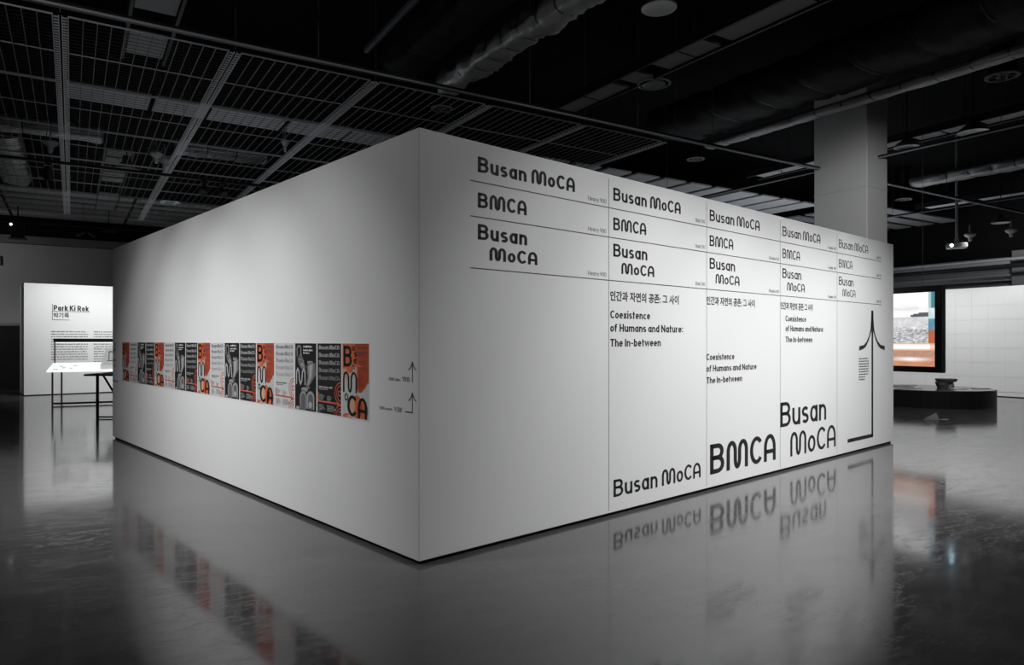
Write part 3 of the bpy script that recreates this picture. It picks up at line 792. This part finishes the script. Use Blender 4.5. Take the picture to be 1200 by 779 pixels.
for k, (x, y, rx, ry, lab) in enumerate(((10.48, 16.36, .17, .10, 'white folded sheet lying at the foot of the stone sculpture'),
                                         (9.55, 17.05, .34, .20, 'large pale flat shard on the podium near the block'),
                                         (9.9, 17.6, .26, .10, 'small pale shard at the rear of the podium'),
                                         (11.05, 16.5, .22, .07, 'long pale strip on the podium right of the sculpture'),
                                         (9.35, 16.45, .30, .08, 'narrow pale strip along the podium front edge'))):
    mb = MB(); g = ngon(rx, ry, 9, 20 + k, .25); mb.prism(g, 0, .012)
    if k == 0: mb.raw([(-.12, 0, .01), (-.02, -.04, .01), (-.02, .05, .01), (-.08, 0, .07)], [(0, 1, 3), (1, 2, 3), (2, 0, 3)])
    o = obj('shard', mb, PAPER if k == 0 else mat('pale_shard', (.42, .42, .43), .5, var=.2), mw=Matrix.Translation((x, y, .412)))
    tag(o, lab, 'shard', 'pale shards on the podium')
mb = MB(); g = [(-.17, .02), (.09, -.10), (.16, .12)]
mb.raw([(-.18, .0, 0), (.10, -.09, 0), (.15, .10, 0), (.085, .0, .135)], [(2, 1, 0), (0, 1, 3), (1, 2, 3), (2, 0, 3)])
tag(obj('paper_pyramid', mb, mat('grey_card', (.45, .45, .455), .7, var=.1), mw=Matrix.Translation((8.22, 13.66, 0))), 'small grey folded pyramid standing on the floor before the podium', 'pyramid')
mb = MB(); mb.prism([(-.08, .0), (.02, -.04), (.09, .01), (0, .04)], 0, .008)
tag(obj('paper_scrap', mb, PAPER, mw=Matrix.Translation((8.47, 13.66, 0))), 'tiny white scrap on the floor right of the grey pyramid', 'paper')

# ------------------------------------------------------------------ suspended mesh ceiling
GH = 4.938
gr = thing('suspended_grid_ceiling', 'suspended wire mesh ceiling of grey panels above the display block', 'ceiling grid', BLm(0, 0, GH))
GV0, GU0, DV, DU, GAP = -.10, 8.65, 1.73, 2.24, .075
pm = MB(); a0, a1 = GAP, DV - GAP; b0, b1 = .02, DU - .02
fw = .010
pm.box((a0 - fw, b0, -.008), (a0, b1, .008)); pm.box((a1, b0, -.008), (a1 + fw, b1, .008))
pm.box((a0, b0, -.008), (a1, b0 + .012, .008)); pm.box((a0, b1 - .012, -.008), (a1, b1, .008))
pm.box((a0, DU / 2 - .007, -.007), (a1, DU / 2 + .007, .007))
for i in range(1, 12): x = a0 + (a1 - a0) * i / 12; pm.box((x - .0035, b0, -.004), (x + .0035, b1, .010), 1)
for i in range(1, 21): y = b0 + (b1 - b0) * i / 21; pm.box((a0, y - .0022, -.012), (a1, y + .0022, -.007), 2)
WIRE = mat('grey_wire', (.17, .175, .18), .5, metal=.2, var=.1)
me = None
for i in range(-2, 5):
    for j in range(6):
        loc = (GV0 + DV * i, GU0 + DU * j, 0)
        if me is None:
            o = obj('panel', pm, [GREYM, WIRE, BLACK], gr); me = o.data; o.location = loc
        else: share('panel', me, gr, loc)
rm = MB(); rl = DU * 6
for sg in (-1, 1):
    rm.box((sg * .014 - .004, 0, -.02), (sg * .014 + .004, rl, -.008))
    k = 0
    for k in range(int(rl / .08)):
        y = k * .08; x0_, x1_ = sorted((sg * .018, sg * .060)); rm.box((x0_, y + .02, -.018), (x1_, y + .058, -.014))
me = None
for i in range(-2, 6):
    loc = (GV0 + DV * i, GU0, 0)
    if me is None: o = obj('rail', rm, mat('pale_rail_steel', (.48, .49, .52), .5, var=.1), gr); me = o.data; o.location = loc
    else: share('rail', me, gr, loc)
mb = MB()
for i in range(-2, 6):
    for j in (0, 2, 4, 6):
        if i == 3 and j == 0: continue
        mb.tube((GV0 + DV * i, GU0 + DU * j, .02), (GV0 + DV * i, GU0 + DU * j, 2.05), .004, 4)
obj('hanger_rods', mb, DGREY, gr)

# ------------------------------------------------------------------ lighting tracks and hanging rods
def track(v0, u0, v1, u1, h, w_, label, m=DGREY, lip=None, hang=()):
    t = thing('lighting_track', label, 'lighting track', BLm(0, 0, 0))
    mb = MB()
    if v0 == v1: mb.box((v0 - w_ / 2, u0, h), (v0 + w_ / 2, u1, h + .05))
    else: mb.box((v0, u0 - w_ / 2, h), (v1, u0 + w_ / 2, h + .05))
    obj('bar', mb, m, t)
    if lip:
        mb = MB()
        if v0 == v1: mb.box((v0 - w_ / 2 - .008, u0, h - .008), (v0 - w_ / 2 + .008, u1, h + .012))
        else:
            mb.box((v0, u0 - w_ / 2 - .012, h - .006), (v1, u0 - w_ / 2 + .004, h + .014))
        obj('lip', mb, lip, t)
    if hang:
        mb = MB()
        for a in hang:
            mb = MB()
            if v0 == v1: mb.tube((v0, a, h + .05), (v0, a, 7.0), .006, 5)
            else: mb.tube((a, u0, h + .05), (a, u0, 7.0), .006, 5)
            obj('hanging_rod', mb, DGREY, t)
    return t
track(-4, 8.46, 24, 8.46, GH, .07, 'long dark lighting track along the front edge of the mesh ceiling', BLACK, GREYM, (2.55, 5.65, 7.75, 8.6, 9.5, 11.6, 15.6, 17.5))
track(-4, 14.5, 5.2, 14.5, 4.62, .06, 'black lighting track hung below the mesh ceiling', BLACK, None, (-1.2, 1.9, 4.9))
track(12.92, 3.0, 12.92, 15.0, GH + .06, .045, 'thin track left of the white column, above the block', BLACK, GREYM, (5.4, 9.6, 13))
track(19.4, 4.0, 19.4, 15.0, GH + .06, .045, 'thin far track above the right partition', BLACK, GREYM, (6.5, 10.8))
track(-3, 24.2, 8, 24.2, 4.9, .05, 'black lighting track above the left text partition', BLACK, None, (.3, 3.5))

def spot_head(v, u, h, aim, label, light=False):
    t = thing('track_spotlight', label, 'spotlight', BLm(v, u, h), 'black track spotlights')
    mb = MB(); mb.box((-.05, -.02, -.04), (.05, .02, 0)); mb.tube((0, 0, -.04), (0, 0, -.13), .012, 6); obj('bracket', mb, BLACK, t)
    d = Vector(aim).normalized(); c = Vector((0, 0, -.18))
    mb = MB(); mb.tube(c - d * .11, c + d * .12, .055, 12, 0, .07); obj('head', mb, BLACK, t)
    if light:
        mb = MB(); mb.tube(c + d * .121, c + d * .124, .055, 12); obj('lens', mb, SPOTDOT, t)
spot_head(2.15, 14.5, 4.62, (-.3, -.8, -.6), 'black spotlight on the lower track, left of the pair over the block')
spot_head(2.48, 14.5, 4.62, (.2, -.8, -.6), 'black spotlight on the lower track, right of the pair over the block')
spot_head(-.34, 14.5, 4.62, (0, .3, -1), 'black spotlight alone on the lower track at left')
spot_head(.22, 24.2, 4.9, (-.6, .2, -.3), 'black spotlight above the text partition, left of two')
spot_head(.51, 24.2, 4.9, (.6, .2, -.3), 'black spotlight above the text partition, right of two')
spot_head(13.0, 13.9, 4.9, (.3, .2, -1), 'black spotlight just over the top edge of the block')

# speaker and cone at the far left
t = thing('loudspeaker', 'black square loudspeaker box with bright dot hung at far left', 'speaker', BLm(-1.36, 25.6, 4.62))
mb = MB(); mb.bbox((-.17, -.17, 0), (.17, .17, .42), .01); obj('case', mb, BLACK, t)
mb = MB(); mb.box((-.23, -.23, -.02), (.23, .23, 0)); obj('base_plate', mb, BLACK, t)
mb = MB(); mb.tube((-.16, -.175, .38), (-.16, -.195, .38), .035, 10); obj('lamp_dot', mb, SPOTDOT, t)
mb = MB(); mb.tube((0, 0, .42), (0, 0, .96), .02, 6); obj('pole', mb, BLACK, t)

def cone_lamp(v, u, h, r, m_out, m_in, label, name='pendant_lamp', cat='lamp', lit=None, stem=True):
    t = thing(name, label, cat, BLm(v, u, h))
    mb = MB(); mb.lathe([(r, 0), (r * 1.0, .03), (r * .72, r * .38), (r * .38, r * .62), (r * .32, r * 1.15), (0, r * 1.2)], 28); obj('shade', mb, m_out, t)
    mb = MB(); mb.lathe([(r * 1.0, 0), (r * .93, -.006), (r * .82, .012), (r * .6, r * .12), (0, r * .16)], 28); obj('diffuser', mb, lit or m_in, t)
    if stem: mb = MB(); mb.tube((0, 0, r * 1.15), (0, 0, 7.0 - h), .012, 6); obj('stem', mb, BLACK, t)
    return t
cone_lamp(6.07, 6.25, 5.6, .215, LAMPD, LAMPW, 'round pale ceiling lamp at top centre of the picture')
def ring_lamp(v, u, h, r, label):
    t = thing('pendant_lamp', label, 'lamp', BLm(v, u, h))
    mb = MB(); mb.lathe([(r, .02), (r, 0), (r * .93, -.01), (r * .90, .01), (r * .92, .03)], 32); obj('ring', mb, GREYM, t)
    mb = MB(); mb.lathe([(r * .70, -.005), (r * .6, .03), (r * .3, .08), (0, .09)], 28); obj('reflector', mb, GREYM, t)
    mb = MB(); mb.lathe([(r * .9, .03), (r * .7, .10), (r * .45, .2), (r * .4, .45), (0, .46)], 28); obj('housing', mb, BLACK, t)
    mb = MB(); mb.tube((0, 0, .45), (0, 0, 7 - h), .012, 6); obj('stem', mb, BLACK, t)
ring_lamp(7.8, 8.14, 5.6, .262, 'ring shaped ceiling lamp above the mesh ceiling corner')
cone_lamp(14.84, 6.69, 5.6, .265, LAMPD, LAMPW, 'dark pendant lamp with pale underside right of the column')
cone_lamp(14.81, 7.95, 5.6, .24, LAMPD, LAMPD, 'dark unlit pendant lamp close beside the column')
cone_lamp(22.7, 9.5, 4.95, .235, LAMPD, LAMPW, 'pendant lamp with pale rim at the far right')
cone_lamp(22.2, 15.6, 4.95, .21, LAMPD, LAMPW, 'tiny pendant lamp beyond the right end of the block')
cone_lamp(2.43, 22.63, 5.6, .26, LAMPD, CYAN, 'pale cyan glowing ceiling lamp seen through the mesh', lit=CYAN)
cone_lamp(.99, 25.2, 4.95, .22, BLACK, BLACK, 'black cone pendant over the left text partition')
cone_lamp(1.0, 17.0, 5.2, .25, LAMPD, PANEL, 'round ceiling lamp at the end of the far foil duct')

def vent(v, u, h, r, label):
    t = thing('ceiling_diffuser', label, 'air vent', BLm(v, u, h))
    mb = MB(); mb.lathe([(r, .02), (r, 0), (r * .8, -.006), (r * .78, .015)], 32); obj('ring', mb, PANEL_D, t)
    mb = MB()
    for k in range(6): a = k * PI / 3; mb.box((-.001, -.001, 0), (.001, .001, .001)); mb.tube((math.cos(a) * r * .3, math.sin(a) * r * .3, .004), (math.cos(a) * r * .78, math.sin(a) * r * .78, .004), .009, 4)
    mb.lathe([(r * .36, .01), (r * .36, -.004), (r * .24, -.004), (r * .24, .01)], 20); obj('spokes', mb, PANEL_D, t)
    mb = MB(); mb.lathe([(r * .9, .02), (r * .8, .06), (r * .7, .5), (r * .7, .9)], 20); mb.lathe([(r * .8, .06), (0, .06)], 20); obj('neck', mb, BLACK, t)
for v, u, r, lab in ((6.03, 12.08, .215, 'round vent with spokes just above the block corner'), (12.98, 12.1, .215, 'round vent with spokes over the middle of the block'),
                     (13.3, 5.54, .26, 'round vent with spokes at the upper right'), (22.23, 12.03, .245, 'small round vent right of the column')):
    vent(v, u, 6.0, r, lab)

def dome(v, u, h, r, label):
    t = thing('hanging_sensor', label, 'ceiling sensor', BLm(v, u, h), 'white cone shaped sensors')
    mb = MB(); mb.lathe([(0, .03), (r * .9, .03), (r, 0), (r * .9, -.03), (r * .55, -.07), (r * .35, -.09), (r * .32, -.16), (r * .2, -.19), (0, -.19)], 20); obj('body', mb, LAMPW, t)
    mb = MB(); mb.tube((0, 0, .03), (0, 0, .3), .012, 6); mb.tube((-r * .6, 0, .03), (-r * .3, 0, .25), .008, 5); obj('bracket', mb, GREYM, t)
    mb = MB(); mb.tube((0, 0, .3), (0, 0, 7 - h), .008, 5); obj('stem', mb, BLACK, t)
for v, u, h, r, lab in ((-.33, 15.44, 5.2, .13, 'white cone sensor alone at left under the mesh'), (1.40, 15.24, 5.2, .12, 'white cone sensor, left one of the close pair'),
                        (1.59, 15.66, 5.2, .12, 'white cone sensor, right one of the close pair'), (3.32, 13.07, 5.2, .07, 'small white sensor just above the block edge'),
                        (21.9, 9.95, 4.6, .15, 'white cone sensor near the projector'), (22.0, 8.95, 4.6, .15, 'white cone sensor at the far right edge')):
    dome(v, u, h, r, lab)

# ------------------------------------------------------------------ projector
t = thing('projector', 'white ceiling projector with glowing lens on a pole at right', 'projector', BLm(19.31, 9.09, 3.93) @ Matrix.Rotation(math.radians(-62), 4, 'Z'))
mb = MB(); mb.bbox((-.23, -.17, 0), (.23, .17, .12), .015); obj('body', mb, LAMPW, t)
mb = MB(); mb.tube((-.12, -.17, .06), (-.12, -.195, .06), .048, 16); obj('lens_ring', mb, DGREY, t)
mb = MB(); mb.tube((-.12, -.195, .06), (-.12, -.198, .06), .036, 16); obj('lens', mb, GLOW, t)
mb = MB(); mb.box((-.14, -.10, .12), (.14, .10, .15)); obj('mount_plate', mb, DGREY, t)
mb = MB(); mb.tube((0, 0, .15), (0, 0, 3.07), .035, 10); mb.tube((0, 0, .15), (0, 0, .25), .05, 10); obj('pole', mb, GREYM, t)

# ------------------------------------------------------------------ ducts and trays in the ceiling void
def foil_duct(v0, u0, v1, u1, h, rw, rh, m, label, seed=0, seg=.55, name='wrapped_duct', amp=.12, pinch=.10):
    """soft insulated duct running along u or v, pinched by straps"""
    t = thing(name, label, 'duct', BLm(0, 0, 0))
    mb = MB(); L_ = math.hypot(v1 - v0, u1 - u0); n = int(L_ / .07); dv, du = (v1 - v0) / L_, (u1 - u0) / L_
    nv, nu = du, -dv; K = 20; vs = []
    for i in range(n + 1):
        s = L_ * i / n; ph = (s % seg) / seg; pin = 1 - pinch * math.exp(-((min(ph, 1 - ph)) / .07) ** 2)
        for k in range(K):
            a = 2 * PI * k / K; ca, sa = math.cos(a), math.sin(a)
            q = 3.2; rr_ = (abs(ca) ** q + abs(sa) ** q) ** (-1 / q)
            nz = 1 + amp * noise.noise(Vector((s * 3.1 + seed, ca * 1.7, sa * 1.7))) + amp * .5 * noise.noise(Vector((s * 9 + seed, ca * 4, sa * 4)))
            x = rw * ca * rr_ * pin * nz; z = rh * sa * rr_ * pin * nz
            vs.append((v0 + dv * s + nv * x, u0 + du * s + nu * x, h + rh + z))
    fs = [(i * K + k, i * K + (k + 1) % K, (i + 1) * K + (k + 1) % K, (i + 1) * K + k) for i in range(n) for k in range(K)]
    fs += [tuple(range(K)), tuple(range(n * K + K - 1, n * K - 1, -1))]
    mb.raw(vs, fs, 0, True); obj('wrap', mb, m, t)
    for b in range(1, int(L_ / seg)):
        s = b * seg; mb = MB(); ring = []
        for o_ in (-.012, .012):
            for k in range(K):
                a = 2 * PI * k / K; ca, sa = math.cos(a), math.sin(a); rr_ = (abs(ca) ** 3.2 + abs(sa) ** 3.2) ** (-1 / 3.2) * .945
                x = rw * ca * rr_; z = rh * sa * rr_; ring.append((v0 + dv * (s + o_) + nv * x, u0 + du * (s + o_) + nu * x, h + rh + z))
        mb.raw(ring, [(k, (k + 1) % K, K + (k + 1) % K, K + k) for k in range(K)], 0, True); obj('strap', mb, BLACK, t)
    return t
foil_duct(5.2, 1.5, 5.2, 10.2, 5.58, .21, .16, mat('worn_foil_wrap', (.38, .382, .39), .38, metal=.5, bump=1.0, scale=12, var=.6, vscale=4), 'wrinkled foil wrapped duct ending above the block corner', 3, .42, pinch=.16, amp=.34)
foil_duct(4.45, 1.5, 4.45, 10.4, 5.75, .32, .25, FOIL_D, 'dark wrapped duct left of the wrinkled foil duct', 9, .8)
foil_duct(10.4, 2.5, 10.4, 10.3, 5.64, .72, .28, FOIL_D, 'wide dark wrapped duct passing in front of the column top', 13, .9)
foil_duct(11.12, 2.5, 11.12, 10.0, 5.49, .15, .065, mat('lit_edge_foil', (.20, .20, .21), .45, metal=.5, bump=.9, scale=9, var=.6, vscale=2), 'pale foil strip added as the lit lower edge of the wide dark duct', 17, .5)  # paler strip stands in for light along the wide duct's lower edge
foil_duct(18.85, 5.5, 18.85, 9.9, 5.6, .30, .12, FOIL, 'pale wrapped duct at the right, past the column', 23, .5)
foil_duct(-3.5, 16.55, .55, 16.55, 5.6, .30, .14, FOIL, 'pale wrapped duct above the mesh at the left', 31, .45)
foil_duct(1.9, 16.6, 3.75, 16.6, 5.6, .32, .14, FOIL, 'pale wrapped duct above the mesh near the block', 37, .6)
foil_duct(-1.2, 17.4, -1.2, 22.3, 5.6, .32, .2, FOIL, 'wrapped duct leading away at the far left edge', 41, .5)
mb = MB(); mb.tube((3.7, 7.6, 5.9), (3.7, 9.9, 5.85), .05, 14)
tag(obj('pipe', mb, DGREY, mw=BL.copy()), 'short smooth grey pipe high at the top of the picture', 'pipe')

def tray(v, w_, segs, h, m, label, name='ceiling_tray'):
    t = thing(name, label, 'ceiling tray', BLm(v, 0, h))
    for a, b in segs:
        mb = MB(); mb.box((-w_ / 2, a, 0), (w_ / 2, b, .03)); obj('panel', mb, m, t)
    lo = min(a for a, b in segs); hi = max(b for a, b in segs)
    for sg in (-1, 1):
        mb = MB(); mb.box((sg * (w_ / 2 + .035) - .02, lo - .2, -.03), (sg * (w_ / 2 + .035) + .02, hi + .2, .12)); obj('side_rail', mb, BLACK, t)
    n = int((hi - lo) / 1.9) + 1
    for i in range(n + 1):
        mb = MB(); y = lo + (hi - lo) * i / n; mb.box((-w_ / 2 - .05, y - .02, .05), (w_ / 2 + .05, y + .02, .09)); mb.tube((-w_ / 2, y, .09), (-w_ / 2, y, 7 - h), .006, 5)
        obj('hanger', mb, BLACK, t)
    return t
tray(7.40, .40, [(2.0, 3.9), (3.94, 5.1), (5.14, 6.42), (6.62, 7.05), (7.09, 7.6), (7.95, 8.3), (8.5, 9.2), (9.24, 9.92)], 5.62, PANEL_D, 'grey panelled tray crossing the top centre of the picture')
tray(15.04, .41, [(3.5, 4.6), (4.64, 5.6), (5.64, 6.6), (6.80, 7.30), (7.36, 7.88), (8.1, 8.9), (10.05, 10.40), (10.63, 11.2), (11.24, 11.85)], 5.8, PANEL, 'pale panelled tray running behind the column')
tray(23.15, .5, [(7.0, 8.9), (8.98, 10.25), (10.6, 11.8)], 5.8, PANEL, 'pale panelled tray above the projector')
tray(.88, .46, [(8.0, 8.6), (9.15, 9.68), (10.42, 11.25)], 5.62, PANEL, 'grey panelled tray seen through the mesh, nearest the camera')
tray(.88, .46, [(17.25, 17.75), (17.9, 18.55), (18.9, 19.3), (19.42, 19.9), (20.1, 20.6), (22.3, 23.3), (23.6, 24.8)], 5.62, PANEL, 'broken grey panelled tray seen far back through the mesh at left')

# broad panelled beam of the void running across, seen through the mesh
t = thing('ceiling_beam', 'broad pale panelled beam crossing above the mesh ceiling', 'ceiling beam', BLm(0, 0, 5.6))
for a, b in ((-.06, 1.16), (1.20, 2.05), (2.09, 3.4), (3.44, 4.6), (4.64, 5.8)):
    mb = MB(); mb.box((a, 12.96, 0), (b - .035, 13.82, .03)); obj('panel', mb, PANEL, t)

# slatted ceiling panels
def slats(label, cells, h, along_u, m):
    t = thing('slat_ceiling', label, 'ceiling panels', BLm(0, 0, h))
    for a, b, c, d in cells:
        mb = MB(); mb.box((a, c, 0), (b, d, .04)); obj('slat', mb, m, t)
slats('row of grey ceiling slats behind the top edge of the block', [(8.3 + .98 * k, 8.3 + .98 * k + .78, 13.35, 19.0) for k in range(12)], 5.8, True, PANEL)
slats('bank of grey ceiling slats in front of the far left wall', [(-8 + 3.2 * i, -8 + 3.2 * i + 3.12, 22.6 + .9 * k, 22.6 + .9 * k + .62) for k in range(6) for i in range(5)], 5.6, False, PANEL)
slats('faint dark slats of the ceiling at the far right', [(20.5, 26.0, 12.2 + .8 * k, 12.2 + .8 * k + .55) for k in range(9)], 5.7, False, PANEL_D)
mb = MB(); mb.tube((25.6, 2, 3.95), (25.6, 24, 3.95), .06, 10)
tag(obj('wall_pipe', mb, BLACK, mw=BL.copy()), 'long black pipe along the far right wall above the partition', 'pipe')
mb = MB(); mb.tube((25.8, 2, 4.2), (25.8, 24, 4.2), .05, 10)
tag(obj('wall_pipe', mb, GREYM, mw=BL.copy()), 'long pale pipe along the far right wall, above the black pipe', 'pipe')
